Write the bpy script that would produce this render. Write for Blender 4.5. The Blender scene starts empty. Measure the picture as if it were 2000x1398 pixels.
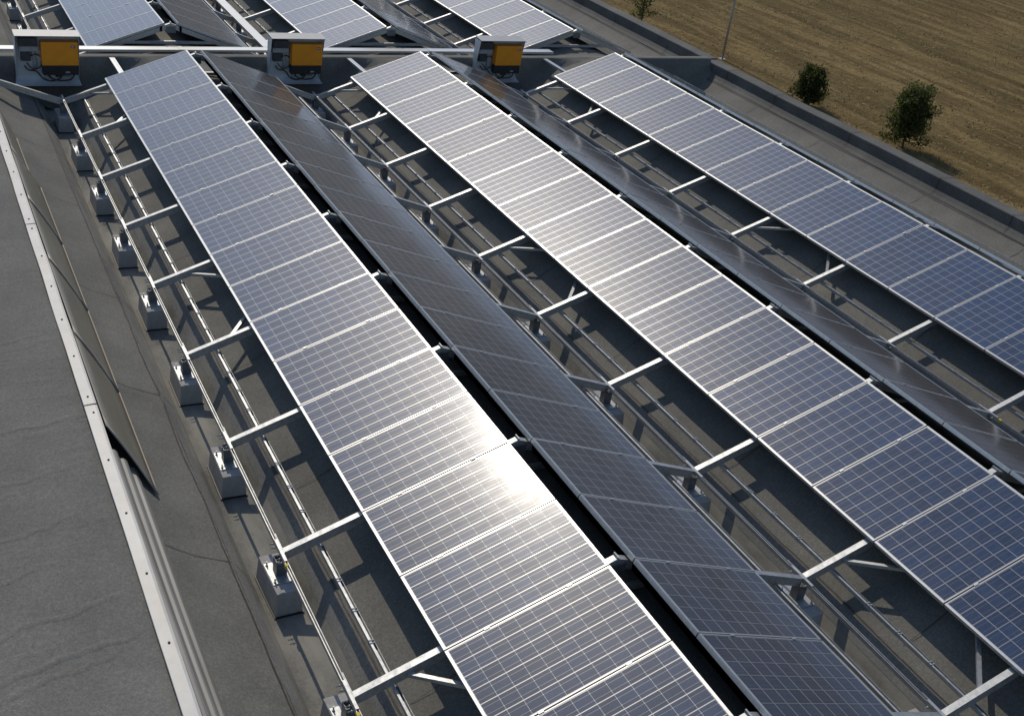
import bpy, math, random
from mathutils import Vector, Matrix, noise
R = math.radians
S = bpy.context.scene
COL = S.collection
rnd = random.Random(7)

# ------------------------------------------------------------------ camera
cam_d = bpy.data.cameras.new("Camera")
cam_d.sensor_width = 36.0
cam_d.lens = 2230.91 / 2000 * 36.0
cam_d.clip_end = 8000
cam = bpy.data.objects.new("Camera", cam_d)
COL.objects.link(cam)
yaw, pit, rol = 0.5429, -0.5033, 0.1530
fwd = Vector((math.sin(yaw) * math.cos(pit), math.cos(yaw) * math.cos(pit), math.sin(pit)))
rt = Vector((math.cos(yaw), -math.sin(yaw), 0))
up = rt.cross(fwd)
r2 = rt * math.cos(rol) + up * math.sin(rol)
u2 = up * math.cos(rol) - rt * math.sin(rol)
M3 = Matrix((r2, u2, -fwd)).transposed()
cam.matrix_world = Matrix.Translation((-2.8078, -22.3186, 7.2457)) @ M3.to_4x4()
S.camera = cam

# ------------------------------------------------------------------ light
SUN_EL, SUN_AZ = R(44.1), R(2.8)          # azimuth from +Y towards +X
w = bpy.data.worlds.new("World")
S.world = w
w.use_nodes = True
wn = w.node_tree
sky = wn.nodes.new('ShaderNodeTexSky')
sky.sky_type = 'NISHITA'
sky.sun_disc = False
sky.sun_elevation = SUN_EL
sky.sun_rotation = SUN_AZ
sky.air_density = 1.0
sky.dust_density = 0.55
sky.ozone_density = 2.4
wn.links.new(sky.outputs[0], wn.nodes['Background'].inputs[0])
wn.nodes['Background'].inputs[1].default_value = 0.115
sun_d = bpy.data.lights.new("Sun", 'SUN')
sun_d.energy = 2.2
sun_d.angle = R(0.5)
sun_d.color = (1.0, 0.92, 0.79)
sun = bpy.data.objects.new("Sun", sun_d)
COL.objects.link(sun)
sdir = Vector((math.sin(SUN_AZ) * math.cos(SUN_EL), math.cos(SUN_AZ) * math.cos(SUN_EL), math.sin(SUN_EL)))
sun.rotation_euler = sdir.to_track_quat('Z', 'Y').to_euler()
sun.location = sdir * 60
S.view_settings.view_transform = 'Standard'
S.view_settings.look = 'None'
S.view_settings.exposure = 0.0
S.view_settings.gamma = 1.0
S.cycles.use_denoising = True
S.cycles.max_bounces = 8


# ------------------------------------------------------------------ helpers
class MB:
    """collects shapes into one mesh"""
    def __init__(self):
        self.v, self.f, self.s = [], [], []

    def poly(self, pts, smooth=False):
        b = len(self.v)
        self.v += [tuple(p) for p in pts]
        self.f.append(tuple(range(b, b + len(pts))))
        self.s.append(smooth)

    def hexa(self, p):
        """8 points: bottom 0-3 (ccw from above), top 4-7"""
        b = len(self.v)
        self.v += [tuple(q) for q in p]
        for q in ((3, 2, 1, 0), (4, 5, 6, 7), (0, 1, 5, 4), (1, 2, 6, 5), (2, 3, 7, 6), (3, 0, 4, 7)):
            self.f.append(tuple(b + i for i in q))
            self.s.append(False)

    def box(self, x0, x1, y0, y1, z0, z1, m=None):
        p = [Vector(t) for t in ((x0, y0, z0), (x1, y0, z0), (x1, y1, z0), (x0, y1, z0),
                                 (x0, y0, z1), (x1, y0, z1), (x1, y1, z1), (x0, y1, z1))]
        if m is not None:
            p = [m @ q for q in p]
        self.hexa(p)

    def bar(self, a, b, wd, dp, upv=(0, 0, 1), drop=0.0):
        """box section from a to b; wd across, dp down from the line (top face on the line)"""
        a, b = Vector(a), Vector(b)
        d = (b - a).normalized()
        sd = d.cross(Vector(upv)).normalized()
        u = sd.cross(d).normalized()
        h = wd / 2
        t, q = -drop, -drop - dp
        P = []
        for off in (q, t):
            for (e, s_) in ((a, -1), (a, 1), (b, 1), (b, -1)):
                P.append(e + sd * (s_ * h) + u * off)
        self.hexa(P)

    def tube(self, pts, r, n=8, caps=True, smooth=True, radii=None):
        pts = [Vector(p) for p in pts]
        b = len(self.v)
        prev = None
        for i, p in enumerate(pts):
            d = (pts[min(i + 1, len(pts) - 1)] - pts[max(i - 1, 0)]).normalized()
            if prev is None:
                sd = d.orthogonal().normalized()
            else:
                sd = (prev - d * prev.dot(d)).normalized()
            prev = sd
            t = d.cross(sd)
            rr = radii[i] if radii else r
            for k in range(n):
                a = 2 * math.pi * k / n
                self.v.append(tuple(p + (sd * math.cos(a) + t * math.sin(a)) * rr))
        for i in range(len(pts) - 1):
            for k in range(n):
                k2 = (k + 1) % n
                self.f.append((b + i * n + k, b + i * n + k2, b + (i + 1) * n + k2, b + (i + 1) * n + k))
                self.s.append(smooth)
        if caps:
            self.f.append(tuple(b + k for k in reversed(range(n)))); self.s.append(False)
            e = b + (len(pts) - 1) * n
            self.f.append(tuple(e + k for k in range(n))); self.s.append(False)

    def sweep(self, prof, y0, y1, closed=False, steps=1, x0=0.0, wob=None, smooth=False):
        """profile of (x,z) swept along y"""
        n = len(prof)
        b = len(self.v)
        for i in range(steps + 1):
            y = y0 + (y1 - y0) * i / steps
            for k, (x, z) in enumerate(prof):
                dx, dz = wob(x + x0, y, k) if wob else (0, 0)
                self.v.append((x + x0 + dx, y, z + dz))
        m = n if closed else n - 1
        for i in range(steps):
            for k in range(m):
                k2 = (k + 1) % n
                self.f.append((b + i * n + k, b + i * n + k2, b + (i + 1) * n + k2, b + (i + 1) * n + k))
                self.s.append(smooth)
        if closed:
            self.f.append(tuple(b + k for k in range(n))); self.s.append(False)
            e = b + steps * n
            self.f.append(tuple(e + k for k in reversed(range(n)))); self.s.append(False)

    def mesh(self, name, mat):
        me = bpy.data.meshes.new(name)
        me.from_pydata(self.v, [], self.f)
        me.polygons.foreach_set('use_smooth', self.s)
        mats = mat if isinstance(mat, (list, tuple)) else [mat]
        for m in mats:
            me.materials.append(m)
        me.update()
        return me

    def build(self, name, mat, parent=None, loc=(0, 0, 0), fix=True, bevel=0.0):
        me = self.mesh(name, mat)
        if fix:
            import bmesh
            bm = bmesh.new(); bm.from_mesh(me)
            bmesh.ops.recalc_face_normals(bm, faces=bm.faces)
            if bevel:
                bmesh.ops.bevel(bm, geom=[e for e in bm.edges if len(e.link_faces) == 2 and e.calc_face_angle(0) > 0.5],
                                offset=bevel, segments=2, affect='EDGES', profile=0.6)
            bm.to_mesh(me); bm.free()
        return put(name, me, parent, loc)


def put(name, me, parent=None, loc=(0, 0, 0)):
    o = bpy.data.objects.new(name, me)
    COL.objects.link(o)
    o.location = loc
    if parent is not None:
        o.parent = parent
    return o


def tag(o, label=None, cat=None, group=None, kind=None):
    if label: o['label'] = label
    if cat: o['category'] = cat
    if group: o['group'] = group
    if kind: o['kind'] = kind
    return o


def thing(name, label, cat, loc=(0, 0, 0), rot=(0, 0, 0), group=None):
    o = bpy.data.objects.new(name, None)
    COL.objects.link(o)
    o.empty_display_size = 0.2
    o.location = loc
    o.rotation_euler = rot
    return tag(o, label, cat, group)


def copy_tree(o, parent=None):
    c = o.copy()
    COL.objects.link(c)
    if parent is not None:
        c.parent = parent
    for ch in list(o.children):
        copy_tree(ch, c)
    return c


ORD = ['first', 'second', 'third', 'fourth', 'fifth', 'sixth', 'seventh', 'eighth', 'ninth', 'tenth', 'eleventh',
       'twelfth', 'thirteenth', 'fourteenth', 'fifteenth', 'sixteenth', 'seventeenth', 'eighteenth', 'nineteenth',
       'twentieth', 'twenty-first', 'twenty-second']


# ------------------------------------------------------------------ materials
class NT:
    def __init__(self, name):
        self.m = bpy.data.materials.new(name)
        self.m.use_nodes = True
        self.t = self.m.node_tree
        self.b = self.t.nodes['Principled BSDF']
        self._tc = None

    def n(self, ty, **kw):
        x = self.t.nodes.new(ty)
        for k, v in kw.items():
            setattr(x, k, v)
        return x

    def l(self, a, b):
        self.t.links.new(a, b)

    def tc(self, which='Object'):
        if self._tc is None:
            self._tc = self.n('ShaderNodeTexCoord')
        return self._tc.outputs[which]

    def mapped(self, scale=(1, 1, 1), rot=(0, 0, 0), which='Object'):
        mp = self.n('ShaderNodeMapping')
        mp.inputs['Scale'].default_value = scale
        mp.inputs['Rotation'].default_value = rot
        self.l(self.tc(which), mp.inputs[0])
        return mp.outputs[0]

    def noise(self, scale, detail=4, rough=0.55, vec=None, dist=0.0):
        x = self.n('ShaderNodeTexNoise')
        x.inputs['Scale'].default_value = scale
        x.inputs['Detail'].default_value = detail
        x.inputs['Roughness'].default_value = rough
        x.inputs['Distortion'].default_value = dist
        self.l(vec if vec is not None else self.tc(), x.inputs['Vector'])
        return x.outputs['Fac']

    def ramp(self, fac, stops):
        x = self.n('ShaderNodeValToRGB')
        el = x.color_ramp.elements
        while len(el) < len(stops):
            el.new(0.5)
        for e, (p, c) in zip(el, stops):
            e.position = p
            e.color = (c[0], c[1], c[2], 1) if not isinstance(c, (int, float)) else (c, c, c, 1)
        self.l(fac, x.inputs[0])
        return x.outputs[0]

    def mix(self, fac, a, b, mode='MIX'):
        x = self.n('ShaderNodeMix', data_type='RGBA', blend_type=mode)
        for sock, v in ((x.inputs[0], fac), (x.inputs[6], a), (x.inputs[7], b)):
            if isinstance(v, bpy.types.NodeSocket):
                self.l(v, sock)
            elif isinstance(v, (int, float)):
                sock.default_value = v
            else:
                sock.default_value = (v[0], v[1], v[2], 1)
        return x.outputs[2]

    def math(self, op, a, b=0.0, c=None):
        x = self.n('ShaderNodeMath', operation=op)
        for i, v in enumerate((a, b) if c is None else (a, b, c)):
            if isinstance(v, (int, float)):
                x.inputs[i].default_value = v
            else:
                self.l(v, x.inputs[i])
        return x.outputs[0]

    def bump(self, h, strength=0.3, dist=0.02, prev=None):
        x = self.n('ShaderNodeBump')
        x.inputs['Strength'].default_value = strength
        x.inputs['Distance'].default_value = dist
        self.l(h, x.inputs['Height'])
        if prev is not None:
            self.l(prev, x.inputs['Normal'])
        self.l(x.outputs[0], self.b.inputs['Normal'])
        return x.outputs[0]

    def set(self, base=None, rough=None, metal=None, spec=None):
        for k, v in (('Base Color', base), ('Roughness', rough), ('Metallic', metal), ('Specular IOR Level', spec)):
            if v is None:
                continue
            if isinstance(v, bpy.types.NodeSocket):
                self.l(v, self.b.inputs[k])
            elif isinstance(v, (int, float)):
                self.b.inputs[k].default_value = v
            else:
                self.b.inputs[k].default_value = (v[0], v[1], v[2], 1)
        return self.m


def membrane(name, c0, c1, c2, wr=False, dusty=None):
    t = NT(name)
    gran = t.noise(95, 3, 0.75)
    gran2 = t.noise(34, 3, 0.8)
    mid = t.noise(1.3, 5, 0.6)
    big = t.noise(0.35, 3, 0.5)
    col = t.ramp(mid, [(0.28, c0), (0.52, c1), (0.75, c2)])
    sp = t.ramp(gran, [(0.28, 0.55), (0.45, 0.92), (0.6, 1.05), (0.75, 1.75)])
    col = t.mix(1.0, col, sp, 'MULTIPLY')
    col = t.mix(1.0, col, t.ramp(gran2, [(0.3, 0.78), (0.5, 1.0), (0.7, 1.3)]), 'MULTIPLY')
    col = t.mix(1.0, col, t.ramp(big, [(0.3, 0.86), (0.7, 1.12)]), 'MULTIPLY')
    if dusty:
        dm = t.ramp(t.noise(1.6, 6, 0.65, t.mapped((1, 0.45, 1))), [(0.4, 0), (0.62, 1)])
        col = t.mix(dm, col, dusty)
    fine = t.bump(gran, 0.35, 0.004)
    if wr:
        wv = t.noise(2.2, 3, 0.5, t.mapped((0.16, 1.0, 1), (0, 0, R(-6))), 0.6)
        wv = t.ramp(wv, [(0.44, 0), (0.5, 1), (0.56, 0)])
        wv = t.mix(t.ramp(t.noise(0.5, 3), [(0.42, 0), (0.62, 1)]), (0, 0, 0), wv)
        t.bump(wv, 0.16, 0.03, fine)
        col = t.mix(1.0, col, t.ramp(wv, [(0, 1.0), (1, 0.88)]), 'MULTIPLY')  # shade along the wrinkles painted into the colour
    return t.set(col, 0.82, 0, 0.35)


M = {}
M['roof'] = membrane('slate_membrane', (0.122, 0.115, 0.095), (0.155, 0.146, 0.122), (0.188, 0.178, 0.150))
M['roof_l'] = membrane('slate_membrane_wrinkled', (0.136, 0.130, 0.111), (0.162, 0.155, 0.132), (0.192, 0.183, 0.156), wr=True)
M['gutter'] = membrane('dusty_gutter_membrane', (0.135, 0.13, 0.112), (0.165, 0.158, 0.137), (0.2, 0.19, 0.164),
                       dusty=(0.29, 0.272, 0.225))
M['curb'] = membrane('pale_membrane_strip', (0.17, 0.166, 0.15), (0.215, 0.208, 0.187), (0.26, 0.25, 0.22))
M['parapet'] = membrane('parapet_membrane', (0.092, 0.087, 0.076), (0.118, 0.112, 0.098), (0.15, 0.142, 0.122))
t = NT('bitumen_seam'); M['seam'] = t.set(t.ramp(t.noise(14, 4), [(0.35, (0.028, 0.022, 0.017)), (0.7, (0.075, 0.052, 0.034))]), 0.7)

t = NT('galvanised_steel')
gn = t.noise(26, 3, 0.6)
M['galv'] = t.set(t.ramp(gn, [(0.3, (0.40, 0.40, 0.39)), (0.7, (0.56, 0.56, 0.54))]),
                  t.ramp(t.noise(9, 4), [(0.3, 0.42), (0.7, 0.60)]), 0.75)
t = NT('brushed_aluminium')
M['alu'] = t.set(t.ramp(t.noise(8, 3, 0.6, t.mapped((0.2, 6, 1))), [(0.3, (0.47, 0.47, 0.46)), (0.7, (0.57, 0.57, 0.56))]), 0.40, 0.6)
t = NT('shaded_steel'); M['post'] = t.set(t.ramp(t.noise(9, 3), [(0.3, (0.13, 0.135, 0.14)), (0.7, (0.22, 0.225, 0.23))]), 0.5, 0.6)  # steel colour darkened to paint in the shade on the post fronts
t = NT('white_coated_sheet')
cs = t.noise(3.2, 6, 0.65)
M['cap'] = t.set(t.mix(t.ramp(t.noise(2.0, 6, 0.7, t.mapped((4, 0.7, 1))), [(0.5, 0), (0.75, 0.6)]),
                       t.ramp(cs, [(0.3, (0.36, 0.355, 0.335)), (0.7, (0.45, 0.44, 0.415))]), (0.42, 0.36, 0.29)), 0.5, 0.1)
t = NT('rust_edge'); M['rust'] = t.set(t.ramp(t.noise(20, 4), [(0.3, (0.16, 0.07, 0.025)), (0.7, (0.42, 0.25, 0.09))]), 0.85)
t = NT('dull_galvanised_board')
M['board'] = t.set(t.ramp(t.noise(5, 5, 0.6), [(0.3, (0.50, 0.51, 0.50)), (0.7, (0.62, 0.63, 0.62))]), 0.5, 0.15)
t = NT('orange_enamel'); M['orange'] = t.set(t.ramp(t.noise(6, 3), [(0.3, (0.84, 0.275, 0.012)), (0.7, (0.92, 0.33, 0.016))]), 0.42, 0, 0.4)
t = NT('black_plastic'); M['black'] = t.set(t.ramp(t.noise(12, 3), [(0.3, (0.012, 0.012, 0.012)), (0.7, (0.022, 0.022, 0.022))]), 0.5)
t = NT('dark_grey_plastic'); M['dark'] = t.set(t.ramp(t.noise(9, 3), [(0.3, (0.035, 0.037, 0.04)), (0.7, (0.06, 0.062, 0.066))]), 0.5)
t = NT('badge_blue'); M['badge'] = t.set((0.03, 0.045, 0.10), 0.4)
t = NT('badge_white'); M['badge_w'] = t.set((0.6, 0.6, 0.6), 0.4)
t = NT('cable_sheath'); M['cable'] = t.set((0.05, 0.03, 0.022), 0.55)
t = NT('conduit_grey'); M['conduit'] = t.set(t.ramp(t.noise(9, 3), [(0.3, (0.30, 0.30, 0.30)), (0.7, (0.40, 0.40, 0.40))]), 0.5)
t = NT('yellow_tape'); M['yellow'] = t.set((0.62, 0.48, 0.02), 0.6)

t = NT('cast_concrete')
cn = t.noise(7, 6, 0.65)
cc = t.ramp(cn, [(0.3, (0.31, 0.30, 0.275)), (0.7, (0.44, 0.425, 0.39))])
cc = t.mix(t.ramp(t.noise(60, 2), [(0.62, 0), (0.75, 0.5)]), cc, (0.12, 0.115, 0.105))
t.bump(t.noise(45, 4), 0.4, 0.01)
M['conc'] = t.set(cc, 0.9)

t = NT('olive_translucent_sheet')
os_ = t.noise(1.2, 4, 0.6, t.mapped((3, 0.5, 2)))
M['olive'] = t.set(t.ramp(os_, [(0.3, (0.165, 0.145, 0.10)), (0.7, (0.245, 0.218, 0.155))]), 0.4, 0.0, 0.5)
t = NT('cream_profiled_sheet')
M['cream'] = t.set(t.ramp(t.noise(1.4, 4, 0.6, t.mapped((9, 0.4, 3))), [(0.3, (0.24, 0.215, 0.175)), (0.7, (0.36, 0.335, 0.29))]), 0.45, 0.2)
t = NT('tan_sheet_edge'); M['tan'] = t.set((0.40, 0.32, 0.22), 0.6)

# solar cells under textured glass: object space, x up the slope, y across
PL, PW = 1.6371, 0.984
t = NT('solar_cells')
sx = t.n('ShaderNodeSeparateXYZ'); t.l(t.tc(), sx.inputs[0])
mx, my = 0.030, 0.0155
cu = (PL - 2 * mx) / 10
cv = (PW - 2 * my) / 6


def line(co, off, period, width):
    """1 where the coordinate is within width/2 of a multiple of period"""
    a = t.math('ADD', co, off + period * 50)
    a = t.math('DIVIDE', a, period)
    a = t.math('FRACT', a)
    a = t.math('SUBTRACT', a, 0.5)
    a = t.math('ABSOLUTE', a)
    return t.math('GREATER_THAN', a, 0.5 - width / period / 2)


X, Y = sx.outputs[0], sx.outputs[1]
gapu = line(X, -mx, cu, 0.0050)
gapv = line(Y, PW / 2 - my, cv, 0.0085)
bus1 = line(Y, PW / 2 - my - cv * 0.27, cv, 0.0032)
bus2 = line(Y, PW / 2 - my - cv * 0.73, cv, 0.0032)
ax = t.math('ABSOLUTE', t.math('SUBTRACT', X, PL / 2))
ay = t.math('ABSOLUTE', Y)
edge = t.math('MAXIMUM', t.math('GREATER_THAN', ax, PL / 2 - mx), t.math('GREATER_THAN', ay, PW / 2 - my))
bus = t.math('MAXIMUM', bus1, bus2)
gap = t.math('MAXIMUM', t.math('MAXIMUM', gapu, gapv), edge)
oi = t.n('ShaderNodeObjectInfo')
# crystalline flakes and cell to cell tint
vor = t.n('ShaderNodeTexVoronoi'); vor.inputs['Scale'].default_value = 70; t.l(t.tc(), vor.inputs['Vector'])
flake = t.ramp(vor.outputs['Color'], [(0.2, (0.006, 0.026, 0.074)), (0.8, (0.011, 0.041, 0.108))])
cid = t.n('ShaderNodeCombineXYZ')
t.l(t.math('FLOOR', t.math('DIVIDE', t.math('ADD', X, -mx + cu * 50), cu)), cid.inputs[0])
t.l(t.math('FLOOR', t.math('DIVIDE', t.math('ADD', Y, PW / 2 - my + cv * 50), cv)), cid.inputs[1])
t.l(oi.outputs['Random'], cid.inputs[2])
wnz = t.n('ShaderNodeTexWhiteNoise', noise_dimensions='3D'); t.l(cid.outputs[0], wnz.inputs['Vector'])
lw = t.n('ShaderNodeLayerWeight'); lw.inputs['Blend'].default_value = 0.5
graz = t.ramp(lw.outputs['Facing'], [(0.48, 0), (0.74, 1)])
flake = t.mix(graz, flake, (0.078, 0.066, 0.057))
cell = t.mix(1.0, flake, t.ramp(wnz.outputs['Value'], [(0, 0.82), (1, 1.18)]), 'MULTIPLY')
cell = t.mix(1.0, cell, t.ramp(oi.outputs['Random'], [(0, 0.88), (1, 1.12)]), 'MULTIPLY')
dust = t.ramp(t.noise(2.2, 5, 0.6), [(0.35, 0.02), (0.75, 0.075)])
cell = t.mix(dust, cell, (0.30, 0.28, 0.24))
c1 = t.mix(bus, cell, (0.13, 0.127, 0.12))
c2 = t.mix(gapv, t.mix(t.math('MAXIMUM', gapu, edge), c1, (0.44, 0.43, 0.40)), (0.28, 0.268, 0.245))
rg = t.ramp(t.noise(5, 4), [(0.3, 0.096), (0.7, 0.116)])
t.set(c2, 0.35, t.math('MULTIPLY', t.math('MAXIMUM', gapv, bus), 0.65), 0.2)
t.b.inputs['Coat Weight'].default_value = 1.0
t.b.inputs['Coat IOR'].default_value = 1.53
t.l(rg, t.b.inputs['Coat Roughness'])
M['cells'] = t.m

t = NT('dry_field')
dirv = (0, 0, R(45))
r1 = t.noise(0.9, 5, 0.62, t.mapped((1.0, 0.16, 1), dirv), 0.4)
r2_ = t.noise(3.5, 6, 0.7)
r3 = t.noise(0.06, 4, 0.6)
col = t.ramp(r1, [(0.36, (0.128, 0.084, 0.030)), (0.5, (0.22, 0.146, 0.058)), (0.61, (0.335, 0.228, 0.095))])
col = t.mix(t.ramp(r2_, [(0.35, 0.6), (0.6, 0)]), col, (0.085, 0.068, 0.022))
col = t.mix(t.ramp(r3, [(0.45, 0), (0.7, 0.35)]), col, (0.12, 0.095, 0.034))
t.bump(t.math('ADD', t.math('MULTIPLY', r1, 0.6), r2_), 0.9, 0.25)
M['field'] = t.set(col, 0.95, 0, 0.1)
t = NT('added_hill_scrub')
M['added_hills'] = t.set(t.ramp(t.noise(0.012, 6, 0.65), [(0.35, (0.10, 0.095, 0.075)), (0.55, (0.19, 0.17, 0.135)), (0.7, (0.25, 0.22, 0.17))]), 0.95, 0, 0.1)
t = NT('dry_straw'); M['straw'] = t.set(t.ramp(t.noise(0.8, 3), [(0.3, (0.22, 0.15, 0.06)), (0.55, (0.40, 0.29, 0.13)), (0.75, (0.15, 0.125, 0.045))]), 0.8, 0, 0.2)
def leafmat(nm, a, b):
    t = NT(nm)
    c = t.ramp(t.noise(2.4, 4), [(0.3, a), (0.7, b)])
    t.set(c, 0.6, 0, 0.3)
    tr = t.n('ShaderNodeBsdfTranslucent'); t.l(t.mix(1.0, c, (1.5, 1.6, 0.7), 'MULTIPLY'), tr.inputs[0])
    mx_ = t.n('ShaderNodeMixShader'); mx_.inputs[0].default_value = 0.42
    t.l(t.b.outputs[0], mx_.inputs[1]); t.l(tr.outputs[0], mx_.inputs[2])
    t.l(mx_.outputs[0], t.t.nodes['Material Output'].inputs['Surface'])
    return t.m
M['leaf'] = leafmat('leaf_green', (0.042, 0.055, 0.016), (0.105, 0.120, 0.036))
M['leaf2'] = leafmat('leaf_dark', (0.034, 0.042, 0.013), (0.080, 0.088, 0.026))
t = NT('bark'); M['bark'] = t.set(t.ramp(t.noise(12, 4), [(0.3, (0.06, 0.045, 0.03)), (0.7, (0.13, 0.10, 0.07))]), 0.9)
t = NT('outer_wall'); M['wall'] = t.set(t.ramp(t.noise(2, 5), [(0.3, (0.30, 0.29, 0.27)), (0.7, (0.38, 0.37, 0.34))]), 0.9)

# ------------------------------------------------------------------ dimensions
P = 4.9194           # spacing of the valleys
TAN = 0.3558
TH = math.atan(TAN)
A, RUN, DZ = 0.7818, 1.5427, 0.0686
CT, ST = math.cos(TH), math.sin(TH)
GZ = -7.0            # ground level
Y_NEAR, Y_FAR = -30.0, 26.0
PROF = [(.19, -.55), (.215, -.50), (.28, -.42), (.34, -.335), (.40, -.255), (.745, -.13), (.90, -.04), (1.1, .085), (1.4, .235), (1.8, .36), (2.1, .42), (P / 2, .44)]


def roofz(d):
    d = abs(d)
    if d < PROF[0][0]:
        return PROF[0][1]
    for (x0, z0), (x1, z1) in zip(PROF, PROF[1:]):
        if d <= x1:
            return z0 + (z1 - z0) * (d - x0) / (x1 - x0)
    return PROF[-1][1]


# ------------------------------------------------------------------ ground
g = MB()
g.poly([(-3000, -3000, GZ), (3000, -3000, GZ), (3000, 3000, GZ), (-3000, 3000, GZ)])
tag(g.build('ground', M['field']), kind='structure')
# unseen far ridge, added to dim what the right-hand panel slopes reflect
hm = MB()
NA, NR = 150, 14
for j in range(NR + 1):
    for i in range(NA + 1):
        a = R(-35 + 205 * i / NA)
        rr_ = 620 + 900 * j / NR
        f = j / NR
        hgt = (math.sin(min(1, f * 1.25) * math.pi / 2)) * (250 + 55 * noise.noise(Vector((a * 3, 0, 1))) + 22 * noise.noise(Vector((a * 9, f * 3, 5)))) + 8 * noise.noise(Vector((a * 25, f * 9, 2))) * min(1, f * 4)
        hm.v.append((math.sin(a) * rr_, math.cos(a) * rr_, GZ - 1 + hgt))
for j in range(NR):
    for i in range(NA):
        q = j * (NA + 1) + i
        hm.f.append((q, q + NA + 1, q + NA + 2, q + 1)); hm.s.append(True)
tag(hm.build('added_hills', M['added_hills'], fix=False), kind='structure')

# ------------------------------------------------------------------ building
WRINK = [(-2.75, -12.0, -1.48, -11.7, .012), (-2.95, -15.35, -1.50, -15.05, .016), (-2.8, -14.9, -1.6, -14.55, .014), (-2.75, -15.5, -1.7, -15.25, .012),
         (-2.7, -13.7, -1.7, -13.35, .012), (-2.7, -12.9, -1.55, -12.55, .011), (-2.6, -10.2, -1.6, -9.9, .010), (-3.4, -14.3, -2.0, -14.05, .012),
         (-2.3, -8.7, -1.55, -8.45, .009), (-3.2, -13.1, -2.2, -12.95, .010)]
bld = thing('industrial_building', 'large flat roofed industrial building with grey slate membrane carrying the solar arrays', 'building', (0, 0, GZ))


def part(mb, name, mat, **kw):
    o = mb.build(name, mat, None, **kw)
    o.parent = bld
    o.matrix_parent_inverse = Matrix.Translation((0, 0, -GZ))
    return o


def wob(amp, sc):
    def f(x, y, k):
        return (0, noise.noise(Vector((x * sc, y * sc, 3.1))) * amp)
    return f


for k in range(4):
    # gutter floor with its low sloping sides
    m = MB()
    q = [(-x, z) for x, z in reversed(PROF[:5])] + [(x, z) for x, z in PROF[:5]]
    m.sweep([q[0], q[1], q[2], q[3], q[4], q[5], q[6], q[7], q[8], q[9]], Y_NEAR, Y_FAR, steps=220, x0=k * P, wob=wob(0.010, 1.7), smooth=True)
    part(m, 'gutter', M['gutter'], fix=False)
    # curb strips along both gutter shoulders, laid on the gutter
    for s in (-1, 1):
        m = MB()
        e = [(s * x, z + 0.005) for x, z in PROF[2:5]]
        if s > 0: e = e
        m.sweep(e if s > 0 else list(reversed(e)), Y_NEAR, Y_FAR, steps=220, x0=k * P, wob=wob(0.010, 1.7), smooth=True)
        part(m, 'curb_strip', M['curb'], fix=False)
for k in range(3):
    # vaulted membrane between two gutters
    m = MB()
    e = PROF[4:]
    q = e + [(P - x, z) for x, z in reversed(e[:-1])]
    m.sweep(q, Y_NEAR, Y_FAR, steps=260, x0=k * P, wob=wob(0.014, 0.9), smooth=True)
    part(m, 'roof_vault', M['roof'], fix=False)
# half vault on the left, up to the parapet
XL = -1.305
m = MB()
q = [(-x, z) for x, z in reversed(PROF[4:8])]
q = [(XL - 0.02, roofz(XL))] + q
m.sweep(q, Y_NEAR, Y_FAR, steps=260, wob=wob(0.010, 0.9), smooth=True)
part(m, 'roof_slope', M['roof'], fix=False)
# half vault on the right with cant strip and parapet
XR = 3 * P
m = MB()
q = [(x, z) for x, z in PROF[4:7]] + [(.96, 0.0)]
m.sweep(q, Y_NEAR, Y_FAR, steps=260, x0=XR, wob=wob(0.010, 0.9), smooth=True)
part(m, 'roof_slope', M['roof'], fix=False)
m = MB()
q = [(.945, .005), (1.02, .055), (1.075, .115), (1.085, .125), (1.09, .345), (1.105, .36), (1.43, .365), (1.445, .35), (1.45, .30), (1.45, GZ + .0)]
m.sweep(q, Y_NEAR, 1.32, steps=150, x0=XR, wob=lambda x, y, k: (noise.noise(Vector((y * .7, k * .1, 5))) * .010, noise.noise(Vector((y * .5, k * .1, 1))) * .012))
m.sweep([(x, z + (0.02 if i > 3 else 0)) for i, (x, z) in enumerate(q)], 1.30, Y_FAR, steps=110, x0=XR, wob=lambda x, y, k: (noise.noise(Vector((y * .7, k * .1, 9))) * .010, noise.noise(Vector((y * .5, k * .1, 2))) * .012))
o = part(m, 'parapet', M['parapet'], fix=False)
o['label'] = 'low right parapet wrapped in grey membrane along the field'
for i in range(15):
    yy = -19.0 + i * 2.45 + .3 * math.sin(i * 2.1)
    if abs(yy - 1.3) < .5: continue
    ml_ = MB()
    pl_ = [(.955, .021), (1.02, .066), (1.073, .127), (1.077, .345), (1.10, .376), (1.42, .381)]
    for (xa_, za_), (xb_, zb_) in zip(pl_, pl_[1:]):
        o_ = .03 * math.sin(xa_ * 9 + i); o2_ = .03 * math.sin(xb_ * 9 + i)
        ml_.poly([(XR + xa_, yy - .007 + o_, za_), (XR + xb_, yy - .007 + o2_, zb_), (XR + xb_, yy + .007 + o2_, zb_), (XR + xa_, yy + .007 + o_, za_)])
    part(ml_, 'membrane_lap', M['seam'], fix=False)
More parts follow.
